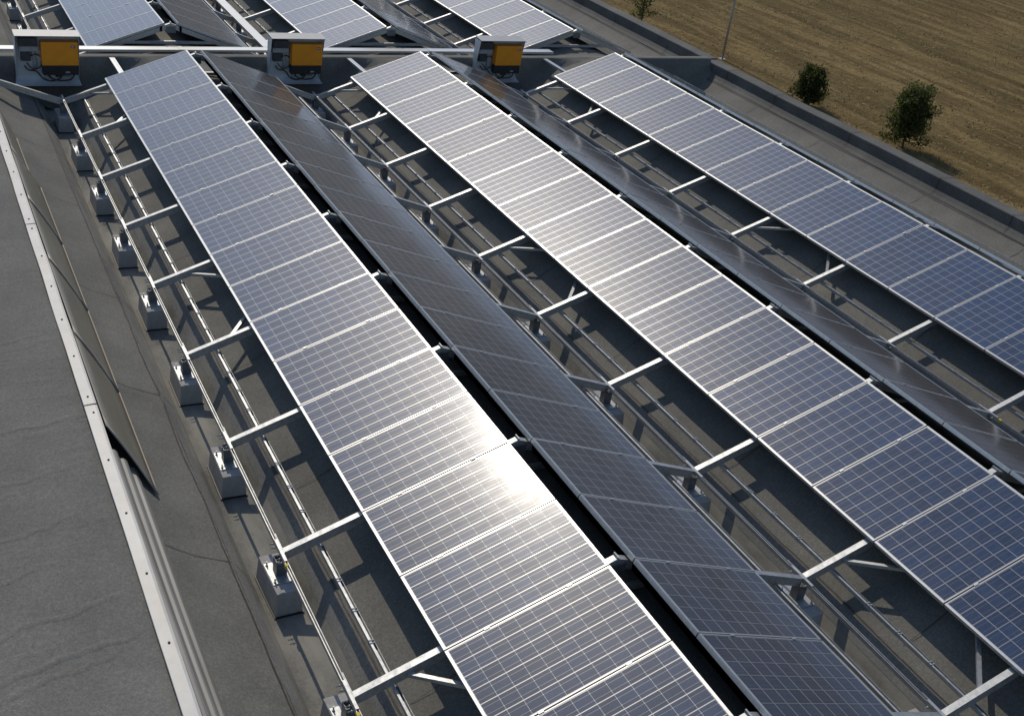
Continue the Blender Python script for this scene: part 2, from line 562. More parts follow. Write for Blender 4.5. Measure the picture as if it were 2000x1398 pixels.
# left upper roof
m = MB()
nx, ny = 60, 300
b = 0
for j in range(ny + 1):
    for i in range(nx + 1):
        x = -13 + (XL - .03 + 13) * i / nx
        y = Y_NEAR + (Y_FAR - Y_NEAR) * j / ny
        z = .425 + noise.noise(Vector((x * .35, y * .8, 0))) * .014 + noise.noise(Vector((x * .22 + y * .10, y * 3.0, 4))) * .005
        m.v.append((x, y, z))
for j in range(ny):
    for i in range(nx):
        a = j * (nx + 1) + i
        m.f.append((a, a + 1, a + nx + 2, a + nx + 1)); m.s.append(True)
part(m, 'upper_roof', M['roof_l'], fix=False)
m = MB()
def lroof(x, y):
    return .425 + noise.noise(Vector((x * .35, y * .8, 0))) * .014 + noise.noise(Vector((x * .22 + y * .10, y * 3.0, 4))) * .005
wr = random.Random(4)
for (xa, ya, xb, yb_, hh) in WRINK:
    m = MB()
    hh *= .55
    prev = None
    n_ = 40
    dx, dy = xb - xa, yb_ - ya
    L_ = math.hypot(dx, dy)
    nx_, ny_ = -dy / L_, dx / L_
    for i in range(n_ + 1):
        f = i / n_
        wv = noise.noise(Vector((f * 5, xa * 3, ya))) * .07 + noise.noise(Vector((f * 16, xa, ya * 2))) * .015
        cx, cy = xa + dx * f + nx_ * wv, ya + dy * f + ny_ * wv
        h_ = hh * math.sin(math.pi * f) ** .5 * (.65 + .5 * abs(noise.noise(Vector((f * 7, ya, 3))))) if 0 < f < 1 else 0
        ww = .065
        row = []
        for (o_, k_) in ((-ww, -.007), (-ww * .5, h_ * .5), (0, h_), (ww * .5, h_ * .5), (ww, -.007)):
            row.append((cx + nx_ * o_, cy + ny_ * o_, lroof(cx + nx_ * o_, cy + ny_ * o_) + k_))
        if prev:
            b0 = len(m.v)
            m.v += prev + row
            for q in range(4):
                m.f.append((b0 + q, b0 + q + 1, b0 + 5 + q + 1, b0 + 5 + q)); m.s.append(True)
        prev = row
    part(m, 'membrane_wrinkle', M['roof_l'], fix=True)
m = MB()
m.box(XL - .30, XL, Y_NEAR, Y_FAR, GZ, .405)
part(m, 'parapet_wall', M['curb'])
# white metal coping along the left parapet in lengths with butt joints
m = MB()
seg = 4.74
y1 = -6.87 + 3 * seg
cap_y = []
while y1 > Y_NEAR:
    y0 = y1 - seg
    for s_ in range(12):
        ya, yb_ = y0 + .012 + (seg - .024) * s_ / 12, y0 + .012 + (seg - .024) * (s_ + 1) / 12
        da, db = [noise.noise(Vector((v * .9, 2, 8))) * .006 for v in (ya, yb_)]
        pr = [(XL - .118, .452), (XL - .114, .462), (XL - .01, .468), (XL + .012, .466), (XL + .016, .395), (XL + .006, .395), (XL + .004, .452), (XL - .116, .445)]
        bb = len(m.v)
        for (yy, dd) in ((ya, da), (yb_, db)):
            for (x, z) in pr:
                m.v.append((x + dd, yy, z + dd * .5))
        n_ = len(pr)
        for q_ in range(n_):
            m.f.append((bb + q_, bb + (q_ + 1) % n_, bb + n_ + (q_ + 1) % n_, bb + n_ + q_)); m.s.append(False)
    cap_y.append((y0, y1))
    y1 = y0
cap = part(m, 'coping', M['cap'], fix=True)
cap['label'] = 'white metal coping strip along the left parapet'
m = MB()
sc_me = None
for (y0, y1) in cap_y:
    if y0 > 0 or y1 < -20: continue
    m2 = MB()
    m2.box(XL - .120, XL + .014, y0 - .012, y0 + .012, .448, .4595)
    o = m2.build('joint_strip', M['seam'], cap)
    for q_ in range(6):
        yy = y0 + .16 + q_ * (seg - .32) / 5
        if yy < -19 or yy > 0: continue
        if sc_me is None:
            m3 = MB()
            m3.tube([(0, 0, -.006), (0, 0, .004), (0, 0, .010)], .014, 8, radii=[.011, .011, .007])
            sc_me = m3.mesh('screw', M['dark'])
        put('screw', sc_me, cap, (XL - .05 + rnd.uniform(-.006, .006), yy, .468))
# cross kerb separating the two roof sections
KY0, KY1, KZ = 1.08, 1.30, .44
m = MB()
nn = 60
for i in range(nn):
    pass
xs_ = [XL - .02 + (XR + 1.09 - XL + .02) * i / 80 for i in range(81)]
for i in range(80):
    x0, x1 = xs_[i], xs_[i + 1]
    for (ya, za, yb2, zb) in ((KY0 - .30, None, KY0 - .13, None),):
        pass
def kz(x):
    return KZ + noise.noise(Vector((x * .8, 0, 7))) * .012
def base(x):
    d = (x % P); d = min(d, P - d)
    if x < 0: d = -x
    if x > XR: d = x - XR
    return roofz(d)
rows = []
for x in xs_:
    bz = base(x)
    z_ = kz(x)
    r_ = [(x, KY0 - .22, min(bz - .004, z_ - .03)), (x, KY0 - .10, min(bz + .05, z_ - .02)), (x, KY0 - .02, min(bz + .16, z_ - .012)), (x, KY0, max(z_ - .02, min(bz + .2, z_ - .008))), (x, KY0 + .02, z_), (x, KY1 - .02, z_ + .004), (x, KY1, z_ - .02),
          (x, KY1 + .03, min(bz + .14, z_ - .025)), (x, KY1 + .16, min(bz - .004, z_ - .04))]
    rows.append(r_)
bb = len(m.v)
for r_ in rows: m.v += r_
nr = len(rows[0])
for i in range(len(rows) - 1):
    for k in range(nr - 1):
        a = bb + i * nr + k
        m.f.append((a, a + nr, a + nr + 1, a + 1)); m.s.append(k not in (3,))
o = part(m, 'cross_kerb', M['roof'], fix=False)
o['label'] = 'low membrane covered kerb crossing the roof behind the inverters'
# remaining outer walls
m = MB()
m.box(-13.0, -12.9, Y_NEAR, Y_FAR, GZ, .42)
m.box(-12.9, XR + 1.44, Y_FAR - .01, Y_FAR + .1, GZ, .5)
m.box(-12.9, XR + 1.44, Y_NEAR - .1, Y_NEAR + .01, GZ, .5)
part(m, 'outer_wall', M['wall'])


# bitumen seams: wobbly dark strips lying on the membrane
def seam_line(m, pts, wdt, zf):
    prev = None
    for i, (x, y) in enumerate(pts):
        q0 = pts[max(i - 1, 0)]; q1 = pts[min(i + 1, len(pts) - 1)]
        d = Vector((q1[0] - q0[0], q1[1] - q0[1])).normalized()
        nrm = Vector((-d.y, d.x))
        ww = wdt * (0.55 + 0.9 * abs(noise.noise(Vector((x * 3, y * 3, 2.2)))))
        a = (x + nrm.x * ww / 2, y + nrm.y * ww / 2); b_ = (x - nrm.x * ww / 2, y - nrm.y * ww / 2)
        cur = ((a[0], a[1], zf(*a)), (b_[0], b_[1], zf(*b_)))
        if prev:
            m.poly([prev[0], prev[1], cur[1], cur[0]])
        prev = cur


def zroof(x, y):
    d = x % P; d = min(d, P - d)
    if x < 0: d = -x
    if x > XR: d = x - XR
    if d < PROF[4][0]:
        wv = noise.noise(Vector((x * 1.7, y * 1.7, 3.1))) * .010
    else:
        wv = noise.noise(Vector((x * .9, y * .9, 3.1))) * .014
    return roofz(d) + wv + .0075


for k in range(4):
    for s in (-1, 1):
        m = MB()
        x0 = k * P + s * .425
        pts = []
        y = Y_NEAR
        while y < Y_FAR:
            pts.append((x0 + noise.noise(Vector((y * .9, k * 3 + s, 0))) * .022 + noise.noise(Vector((y * 4, k * 3 + s, 5))) * .007, y))
            y += .11
        seam_line(m, pts, .020, zroof)
        part(m, 'membrane_seam', M['seam'], fix=False)
# cross laps
laps = MB()
for k in range(-1, 4):
    y = -24 + (k * 37 % 11) * .4
    while y < 16:
        if k == -1: xa, xb = -1.2, -.25
        elif k == 3: xa, xb = XR + .3, XR + 1.06
        else: xa, xb = k * P + .28, (k + 1) * P - .28
        if abs(y - 1.2) > .6:
            pts = []
            n_ = 16
            sl = -.16 if k == -1 else .05
            for i in range(n_ + 1):
                x = xa + (xb - xa) * i / n_
                pts.append((x, y + sl * (x - xa) + noise.noise(Vector((x * 2, y, 9))) * .03))
            if k == 3:
                pts = [p_ for p_ in pts if p_[0] < XR + .93]
            seam_line(laps, pts, .012, zroof)
        y += 2.85 + .5 * math.sin(y * 3 + k)
part(laps, 'membrane_lap', M['seam'], fix=False)
# long seam at the foot of the right cant strip
m = MB()
pts = []
y = Y_NEAR
while y < Y_FAR:
    pts.append((XR + .92 + noise.noise(Vector((y * .6, 3, 0))) * .015, y)); y += .15
seam_line(m, pts, .016, lambda x, y: zroof(x, y) + .004)
part(m, 'membrane_seam', M['seam'], fix=False)

# ------------------------------------------------------------------ loose sheets leaning on the left parapet
SH = 2.03
for i in range(5):
    k = 5 - i
    yb0 = -12.72 + i * SH
    yt0 = -12.02 + i * SH
    m = MB()
    bx = -.925 - .012 * i + (-.10 if i == 4 else 0)
    ns, nt_ = 10, 5
    for top in (0, 1):
        for a in range(ns + 1):
            for c in range(nt_ + 1):
                f = c / nt_
                yb_ = yb0 + (SH + .10) * a / ns
                yt_ = yt0 + (SH + .10) * a / ns
                y = yb_ + (yt_ - yb_) * f
                x = bx + (XL + .022 - bx) * f
                z = roofz(bx) + .02 + (.44 - roofz(bx) - .02) * f
                bow = math.sin(f * math.pi) * .022
                off = .006 * top + .012 * (1 - a / ns)
                m.v.append((x + bow * .8 + off * .75, y, z - bow * .3 + off * .65))
    n1 = (ns + 1) * (nt_ + 1)
    for top in (0, 1):
        for a in range(ns):
            for c in range(nt_):
                q_ = top * n1 + a * (nt_ + 1) + c
                m.f.append((q_, q_ + 1, q_ + nt_ + 2, q_ + nt_ + 1)); m.s.append(True)
    rim = [a * (nt_ + 1) for a in range(ns + 1)] + [ns * (nt_ + 1) + c for c in range(1, nt_ + 1)] + [a * (nt_ + 1) + nt_ for a in range(ns - 1, -1, -1)] + [c for c in range(nt_ - 1, 0, -1)]
    for q_, q2_ in zip(rim, rim[1:] + rim[:1]):
        m.f.append((q_, q2_, n1 + q2_, n1 + q_)); m.s.append(False)
    lab = ['nearest of the olive sheets leaning on the left parapet', 'second nearest olive sheet leaning on the left parapet',
           'middle one of the five olive sheets leaning on the left parapet',
           'second farthest olive sheet leaning on the left parapet', 'farthest olive sheet leaning on the left parapet near the frame edge'][i]
    o = m.build('leaning_sheet', M['olive'])
    tag(o, lab, 'sheet', 'olive sheets leaning on the left parapet')
    mm = MB()
    mm.tube([(bx + .012 + .012 * (1 - a / 10), yb0 + (SH + .08) * a / 10, roofz(bx) + .024) for a in range(11)], .009, 6)
    mm.build('edge_trim', M['tan'], o)
    mm = MB()
    mm.tube([(bx + .02 + (XL + .03 - bx) * c / 5 + math.sin(c / 5 * math.pi) * .018, yb0 + (yt0 - yb0) * c / 5, roofz(bx) + .035 + (.435 - roofz(bx) - .02) * c / 5) for c in range(6)], .005, 6)
    mm.build('edge_trim', M['conduit'], o)
m = MB()
prof = []
x0_, z0_, x1_, z1_ = -1.03, .055, XL + .03, .40
for i in range(25):
    f = i / 24
    wv = .013 * max(-1, min(1, 2.2 * math.sin(f * 5.4 * math.pi)))
    prof.append((x0_ + (x1_ - x0_) * f + wv * .9, z0_ + (z1_ - z0_) * f + wv * .5))
back = [(x - .004, z - .003) for x, z in reversed(prof)]
m.sweep(prof + back, -22.0, -12.35, closed=True, steps=30, wob=lambda x, y, k: (noise.noise(Vector((y * .45, x * 2, 6))) * .016, 0))
tag(m.build('profiled_sheet', M['cream']), 'long cream ribbed metal sheet leaning on the left parapet in the foreground', 'sheet')

# ------------------------------------------------------------------ support frames
PITCH, B0 = 1.9707, 0.1401
ARR = ['left', 'middle', 'right']


def steel_frame(ti, y, label, group, endleft=False):
    t_ = thing('support_frame', label, 'frame', (ti * P, y, 0), (0, 0, 0), group)
    for s in (-1, 1):
        m = MB()
        x0 = 0.0 if s > 0 else P
        xr = P / 2 - .012 * s
        m.bar((x0 + s * .015, 0, 0), (xr, 0, TAN * (P / 2 - .012)), .066, .098)
        m.build('rafter', M['galv'], t_)
    m = MB()
    zt = .50
    xa = zt / TAN
    m.bar((xa - .05, 0.0, zt), (P - xa + .05, 0.0, zt), .05, .06, drop=0)
    m.build('tie_beam', M['galv'], t_)
    m = MB()
    zr = TAN * P / 2
    m.hexa([(P / 2 - .10, -.043, zr - .20), (P / 2 + .10, -.043, zr - .20), (P / 2 + .10, -.036, zr - .20), (P / 2 - .10, -.036, zr - .20),
            (P / 2 - .10, -.043, zr - .07), (P / 2 + .10, -.043, zr - .07), (P / 2 + .10, -.036, zr - .07), (P / 2 - .10, -.036, zr - .07)])
    m.build('ridge_plate', M['post'], t_)
    m = MB()
    m.box(P / 2 - .007, P / 2 + .007, -.042, .042, zr - .03, zr + .022)
    m.build('ridge_bracket', M['galv'], t_)
    return t_


proto = None
for ti in range(3):
    for sec in (0, 1):
        n_ = 10 if sec == 0 else 6
        for i in range(n_):
            if sec == 0:
                y = -(B0 + PITCH * i)
                if ti == 2 and i > 8: continue
                lab = '%s steel rafter frame from the cross kerb in the %s foreground array' % (ORD[i], ARR[ti])
            else:
                y = 2.04 if i == 0 else -B0 + PITCH * (i + 1)
                lab = '%s steel rafter frame beyond the cross kerb in the %s far array' % (ORD[i], ARR[ti])
            if proto is None:
                proto = steel_frame(ti, y, lab, 'steel rafter frames of the solar arrays')
            else:
                o = copy_tree(proto)
                o.location = (ti * P, y, 0)
                o['label'] = lab
# lone rafter running up to the left parapet
m = MB()
m.bar((-.015, 0, 0), (-1.75, 0, TAN * 1.73), .066, .11)
o = m.build('steel_rafter', M['galv'], None, (0, -B0, 0))
tag(o, 'single shaded steel rafter rising from the left gutter to the left parapet', 'rafter')

# ------------------------------------------------------------------ ballast blocks with brackets in the gutters
def ballast():
    t_ = thing('ballast_block', 'x', 'ballast', (0, 0, -.55), (0, 0, 0), 'concrete ballast blocks in the gutters')
    m = MB()
    m.hexa([(-.138, -.315, .006), (.138, -.315, .006), (.138, .315, .006), (-.138, .315, .006),
            (-.122, -.298, .275), (.122, -.298, .275), (.122, .298, .275), (-.122, .298, .275)])
    m.build('block', M['conc'], t_, bevel=.008)
    m = MB()
    m.box(-.15, .15, -.33, .325, 0, .012)
    m.build('pad', M['black'], t_)
    m = MB()
    m.box(-.115, .115, -.165, .165, .275, .285)
    m.build('base_plate', M['galv'], t_)
    m = MB()
    m.box(-.055, .055, -.052, -.044, .285, .462)
    m.box(-.055, .055, .044, .052, .285, .462)
    m.box(-.055, -.047, -.044, .044, .285, .455)
    m.build('post', M['post'], t_)
    for (bx, by) in ((-.092, -.13), (.092, -.13), (-.092, .13), (.092, .13)):
        m = MB()
        m.tube([(bx, by, .285), (bx, by, .335)], .007, 6)
        m.tube([(bx, by, .285), (bx, by, .299)], .014, 6)
        m.build('anchor_bolt', M['galv'], t_)
    return t_


GUT = ['left', 'second', 'third']
bp = None
for k in range(3):
    for sec in (0, 1):
        for i in range(10 if sec == 0 else 5):
            y = -(B0 + PITCH * i) if sec == 0 else (2.04 if i == 0 else -B0 + PITCH * (i + 1))
            if k == 2 and i > 8: continue
            lab = 'concrete ballast block with bracket in the %s gutter, %s %s the cross kerb' % (GUT[k], ORD[i], 'before' if sec == 0 else 'beyond')
            if bp is None:
                bp = ballast(); o = bp
            else:
                o = copy_tree(bp)
            o.location = (k * P + rnd.uniform(-.008, .008), y + rnd.uniform(-.02, .02), -.548)
            o.rotation_euler = (0, 0, rnd.uniform(-.03, .03))
            o['label'] = lab


# ------------------------------------------------------------------ long rails
def channel(m, x, y0, y1, zt, wd, dp, th=.004, lip=.0):
    """U channel open to the top along y"""
    h = wd / 2
    m.box(x - h, x - h + th, y0, y1, zt - dp, zt)
    m.box(x + h - th, x + h, y0, y1, zt - dp, zt)
    m.box(x - h + th, x + h - th, y0, y1, zt - dp, zt - dp + th)
    if lip:
        m.box(x - h - lip, x - h, y0, y1, zt - th, zt)


bolt_me = None
for sec in (0, 1):
    ya, yb_ = (-19.6, .06) if sec == 0 else (1.9, 13.8)
    sname = 'foreground' if sec == 0 else 'far'
    nb = 10 if sec == 0 else 6
    for k in range(4):
        if k < 3:
            m = MB()
            channel(m, 0, ya, yb_, .006, .032, .045, .006)
            o = m.build('gutter_rail', M['galv'], None, (k * P, 0, 0))
            tag(o, 'thin steel rail joining the frame feet above the %s gutter, %s section' % (GUT[k], sname), 'rail', 'rails above the gutters')
            for i in range(nb):
                y = -(B0 + PITCH * i) if sec == 0 else (2.04 if i == 0 else -B0 + PITCH * (i + 1))
                if y < -19: continue
                m = MB()
                m.box(-.015, .015, y - .17, y + .17, .008, .015)
                m.box(.018, .024, y - .05, y + .26, -.05, .012)
                m.build('splice_plate', M['galv'], o)
                if bolt_me is None:
                    m = MB()
                    m.tube([(-.075, 0, 0), (-.044, 0, 0), (-.044, 0, 0), (-.034, 0, 0), (-.034, 0, 0), (-.02, 0, 0)], .0055, 6, radii=[.0055, .0055, .012, .012, .0055, .0055])
                    bolt_me = m.mesh('bolt', M['galv'])
                if (k == 0 and y > -16) or (k > 0 and (i % 2 == 0 or i > 5)):
                    for dy in ((-.15, -.09, -.03, .09, .15) if k == 0 else (-.12, .12)):
                        put('bolt', bolt_me, o, (0, y + dy, -.02))
                if sec == 0 and i in (7, 8) and k != 1:
                    m = MB()
                    m.box(-.026, .004, y - .24, y - .20, -.03, .010)
                    m.build('tape_mark', M['yellow'], o)
        for s in (-1, 1):
            if (k == 0 and s < 0) or (k == 3 and s > 0): continue
            ti = k if s > 0 else k - 1
            m = MB()
            h = .038
            xx = .385
            channel(m, 0, ya, yb_, .034, .048, .042, .003, .0)
            m.box(-.021, -.002, ya, yb_, .030, .034)
            o = m.build('lower_purlin', M['galv'], None, (k * P + s * xx, 0, -.01))
            tag(o, 'long steel channel under the %s slope of the %s array, %s section' % ('left' if s > 0 else 'right', ARR[ti], sname), 'purlin', 'steel channels under the rafters')
            if s > 0:
                cl = None
                for i in range(nb):
                    y = -(B0 + PITCH * i) if sec == 0 else (2.04 if i == 0 else -B0 + PITCH * (i + 1))
                    for f in (.30, .52, .74):
                        yy = y - PITCH * f
                        if yy < ya or yy > yb_: continue
                        if cl is None:
                            mc = MB()
                            for dy in (-.017, .017):
                                mc.box(-.028, .026, dy - .005, dy + .005, -.010, .040)
                            cl = mc.mesh('cable_clip', M['conduit'])
                        put('cable_clip', cl, o, (0, yy, 0))
# ridge and mounting rails under the modules
for sec in (0, 1):
    sname = 'foreground' if sec == 0 else 'far'
    ya, yb_ = (-19.4, -.03) if sec == 0 else (1.99, 13.6)
    for ti in range(3):
        for s in (-1, 1):
            m = MB()
            ux = P / 2 - s * .20
            zz = TAN * (P / 2 - .20)
            m.box(ux - .022, ux + .022, ya, yb_, zz - .10, zz + .018)
            o = m.build('ridge_rail', M['galv'])
            tag(o, 'steel rail beside the ridge under the %s slope of the %s %s array' % ('left' if s > 0 else 'right', ARR[ti], sname), 'rail', 'rails beside the array ridges')

# ------------------------------------------------------------------ wind braces
for ti in range(3):
    for bay in (0, 4, 8):
        if ti == 2 and bay == 8: continue
        ya, yb_ = -(B0 + PITCH * bay), -(B0 + PITCH * (bay + 1))
        t_ = thing('wind_brace', 'crossed bracing bars under the %s array, %s braced bay from the kerb' % (ARR[ti], ORD[bay // 4]), 'bracing', (ti * P, ya, 0), (0, 0, 0), 'crossed wind braces')
        for j, (y0, y1) in enumerate(((ya, yb_), (yb_, ya))):
            m = MB()
            x0, x1 = .50, 2.2
            s_ = -1 if y1 < y0 else 1
            dz = -.052 - .042 * j
            m.bar((x0, y0 - ya + s_ * .03, TAN * x0 + dz), (x1, y1 - ya - s_ * .03, TAN * x1 + dz), .042, .036)
            m.build('brace_bar', M['galv'], t_)

# ------------------------------------------------------------------ solar panels
FD = .046     # frame depth
mf = MB()
for (a, b_, c, d) in ((0, PL, -PW / 2, -PW / 2 + .0105), (0, PL, PW / 2 - .0105, PW / 2), (0, .026, -PW / 2 + .0105, PW / 2 - .0105), (PL - .026, PL, -PW / 2 + .0105, PW / 2 - .0105)):
    mf.box(a, b_, c, d, -FD, 0)
frame_me = mf.mesh('frame', M['alu'])
mg = MB()
mg.box(.027, PL - .027, -PW / 2 + .011, PW / 2 - .011, -.007, -.0022)
glass_me = mg.mesh('cell_glass', M['cells'])
mb = MB()
mb.box(PL * .72, PL * .72 + .12, -.06, .06, -.034, -.0071)
jb_me = mb.mesh('junction_box', M['black'])
mc = MB()
mc.box(-.025, .025, -PW / 2 - .016, -PW / 2 + .0105, .0015, .007)
clamp_me = mc.mesh('clamp', M['alu'])
import bmesh
for me in (frame_me, glass_me, jb_me, clamp_me):
    bm = bmesh.new(); bm.from_mesh(me); bmesh.ops.recalc_face_normals(bm, faces=bm.faces); bm.to_mesh(me); bm.free()
proto = thing('solar_panel', 'x', 'solar panel', (0, 0, 0), (0, 0, 0), 'framed solar panels of the roof arrays')
put('frame', frame_me, proto)
put('cell_glass', glass_me, proto)
put('clamp', clamp_me, proto, (PL * .25, 0, 0))
put('clamp', clamp_me, proto, (PL * .75, 0, 0))
first = True


def place(loc, rot, lab):
    global first
    o = proto if first else copy_tree(proto)
    first = False
    o.rotation_mode = 'XYZ'
    o.location = loc
    o.rotation_euler = rot
    o['label'] = lab
    return o


NEAR = {(0, 0): 19, (0, 1): 19, (1, 0): 19, (1, 1): 18, (2, 0): 15, (2, 1): 15}
FARN = {0: 7, 1: 7, 2: 8}
ZL = A * TAN + DZ
for ti in range(3):
    for s in (0, 1):
        side = 'left' if s == 0 else 'right'
        for sec in (0, 1):
            n_ = NEAR[(ti, s)] if sec == 0 else FARN[ti]
            for j in range(n_):
                y = -(j + .5) if sec == 0 else 1.97 + j + .5
                x = ti * P + A if s == 0 else (ti + 1) * P - A
                jit = rnd.uniform(-.0022, .0022)
                rot = (rnd.uniform(-.0018, .0018), -TH + jit, 0) if s == 0 else (rnd.uniform(-.0018, .0018), -TH + jit, math.pi)
                where = 'this side of' if sec == 0 else 'beyond'
                lab = '%s solar panel from the kerb on the %s slope, %s array %s it' % (ORD[j], side, ARR[ti], where)
                place((x, y, ZL), rot, lab)

# ------------------------------------------------------------------ cable trays
def tray(name, label, x0, x1, y0, y1, z, h=.05, lid=True, group=None):
    m = MB()
    m.box(x0, x1, y0, y1, z - h, z)
    # lid lips
    if (x1 - x0) > (y1 - y0):
        m.box(x0 - .002, x1 + .002, y0 - .004, y0, z - .018, z + .003)
        m.box(x0 - .002, x1 + .002, y1, y1 + .004, z - .018, z + .003)
    else:
        m.box(x0 - .004, x0, y0 - .002, y1 + .002, z - .018, z + .003)
        m.box(x1, x1 + .004, y0 - .002, y1 + .002, z - .018, z + .003)
    return tag(m.build(name, M['alu']), label, 'cable tray', group)


ct = tray('cable_tray', 'long white cable tray running across the roof behind the inverters', -6.0, 11.33, 1.36, 1.60, .505)
xx = -4.0
while xx < 11:
    m = MB()
    m.box(xx, xx + .06, 1.38, 1.58, .20, .454)
    m.build('support_foot', M['galv'], ct)
    xx += 1.9
for x_ in (.5, 2.55, 5.45, 8.15):
    m = MB()
    m.box(x_ - .05, x_ + .05, 1.352, 1.608, .5065, .512)
    m.build('lid_joint', M['alu'], ct)
tray('cable_tray', 'wide white cable tray running along the second gutter beyond the kerb', 4.70, 4.92, 1.62, 12.5, .145, .05)
for k, (xa, wn_) in enumerate(((1.11, 'left'), (6.06, 'middle'), (10.96, 'right'))):
    m = MB()
    m.box(xa - .05, xa + .05, -.9, 1.35, .385, .425)
    m.box(xa - .054, xa - .05, -.9, 1.35, .39, .43)
    m.box(xa + .012, xa + .018, -.9, 1.35, .425, .431)
    tag(m.build('cable_duct', M['alu']), 'short white cable duct from the cross tray down to the %s foreground array' % wn_, 'cable duct', 'short cable ducts feeding the arrays')

# ------------------------------------------------------------------ inverter boards
BNAME = ['leftmost', 'middle', 'rightmost']
for k, x0 in enumerate((-.675, 4.235, 9.045)):
    W_, z0, z1, yb0 = 1.135, -.05, .955, 1.04
    t_ = thing('inverter_board', '%s open sheet metal board with white hood holding an orange inverter' % BNAME[k], 'mounting board', (x0, yb0, z0), (0, 0, 0), 'inverter boards on the cross kerb')
    H = z1 - z0
    m = MB()
    m.box(0, W_, -.006, 0, 0, H)
    m.build('back_panel', M['board'], t_)
    m = MB()      # hood
    m.hexa([(-.012, -.33, H - .028), (W_ + .012, -.33, H - .028), (W_ + .012, .02, H + .0), (-.012, .02, H + .0),
            (-.012, -.33, H - .020), (W_ + .012, -.33, H - .020), (W_ + .012, .02, H + .008), (-.012, .02, H + .008)])
    m.build('hood', M['cap'], t_)
    for s in (0, 1):
        m = MB()
        xs0 = -.006 if s == 0 else W_
        dtop, dbot = (.30, .07) if s == 0 else (.28, .05)
        m.hexa([(xs0, -dbot, .05), (xs0 + .006, -dbot, .05), (xs0 + .006, 0, .05), (xs0, 0, .05),
                (xs0, -dtop, H - .04), (xs0 + .006, -dtop, H - .04), (xs0 + .006, 0, H - .04), (xs0, 0, H - .04)])
        m.build('side_panel', M['board'], t_)
    m = MB()      # foot curving forward
    prev = None
    for i in range(7):
        a = i / 6 * math.pi / 2
        pt = (-.006 - .17 * (1 - math.cos(a)), .14 - .14 * math.sin(a))
        if prev:
            m.poly([(-.03 * i / 6, prev[0], prev[1]), (W_ + .03 * i / 6, prev[0], prev[1]), (W_ + .03 * i / 6, pt[0], pt[1]), (-.03 * i / 6, pt[0], pt[1])], True)
        prev = pt
    m.box(-.03, W_ + .03, -.20, -.176, -.012, -.002)
    m.build('foot_plate', M['board'], t_, fix=False)
    m = MB()
    m.box(.07, .40, -.16, -.006, H - .26, H - .11)
    m.build('switch_box', M['dark'], t_, bevel=.006)
    m = MB()
    m.box(.10, .27, -.11, -.006, H - .56, H - .39)
    m.build('switch_box', M['dark'], t_, bevel=.006)
    m = MB()
    m.box(.075, .42, -.12, -.006, H - .375, H - .275)
    m.build('junction_box', M['conduit'], t_, bevel=.006)
    for pts in ([(.33, -.05, H - .30), (.33, -.06, .52), (.36, -.06, .40), (.34, -.05, .30)],
                ):
        m = MB(); m.tube(pts, .030, 10); m.build('conduit', M['conduit'], t_)
    def curve(pts, r, mat, nm='cable'):
        # quadratic smoothing
        out = []
        P_ = [Vector(p) for p in pts]
        for i in range(len(P_) - 1):
            p0 = P_[max(i - 1, 0)]; p1 = P_[i]; p2 = P_[i + 1]; p3 = P_[min(i + 2, len(P_) - 1)]
            for j in range(6):
                u = j / 6
                out.append(.5 * ((2 * p1) + (p2 - p0) * u + (2 * p0 - 5 * p1 + 4 * p2 - p3) * u * u + (3 * p1 - p0 - 3 * p2 + p3) * u ** 3))
        out.append(P_[-1])
        m = MB(); m.tube(out, r, 7); m.build(nm, mat, t_)
    curve([(.16, -.05, .34), (.22, -.09, .27), (.36, -.08, .24), (.48, -.08, .10), (.62, -.10, .055), (.78, -.09, .10), (.82, -.07, .17)], .013, M['cable'])
    curve([(.14, -.06, .60), (.24, -.10, .54), (.36, -.09, .57), (.46, -.07, .52)], .012, M['cable'])
    curve([(.20, -.06, .40), (.30, -.10, .29), (.44, -.09, .33), (.46, -.08, .44)], .011, M['cable'])
    curve([(.58, -.05, .16), (.66, -.09, .09), (.80, -.10, .06), (.98, -.08, .075), (1.05, -.07, .16)], .012, M['cable'])
    m = MB(); m.tube([(.55, -.06, .17), (.55, -.06, .11), (.62, -.08, .075)], .035, 8); m.build('conduit', M['conduit'], t_)
    m = MB(); m.box(.78, .99, -.07, -.01, .075, .135); m.build('junction_box', M['conduit'], t_, bevel=.008)
    # the inverter itself hangs on the board
    iv = thing('inverter', '%s orange inverter with black base, hung on its board' % BNAME[k], 'inverter', (x0 + .455, yb0 - .006, z0), (0, 0, 0), 'orange inverters')
    iw = .665
    m = MB()
    m.box(0, iw, -.235, -.035, .395, .845)
    m.build('housing', M['orange'], iv, bevel=.012)
    m = MB()
    m.box(.012, iw - .012, -.215, -.035, .205, .394)
    m.box(.24, .34, -.16, -.06, .15, .205)
    m.build('connector_base', M['black'], iv, bevel=.006)
    m = MB()
    m.box(.03, iw - .03, -.035, .0, .24, .80)
    m.build('wall_bracket', M['dark'], iv)
    m = MB()
    m.box(iw - .13, iw - .055, -.2385, -.2355, .735, .785)
    bd = m.build('badge', M['badge'], iv)
    m = MB()
    m.box(iw - .118, iw - .095, -.2405, -.2388, .748, .772)
    m.box(iw - .090, iw - .068, -.2405, -.2388, .748, .755)
    m.box(iw - .090, iw - .068, -.2405, -.2388, .760, .772)
    m.build('badge_mark', M['badge_w'], bd)
    m = MB()
    m.box(.42, .50, -.2185, -.2155, .245, .275)
    m.build('display', M['conduit'], iv)

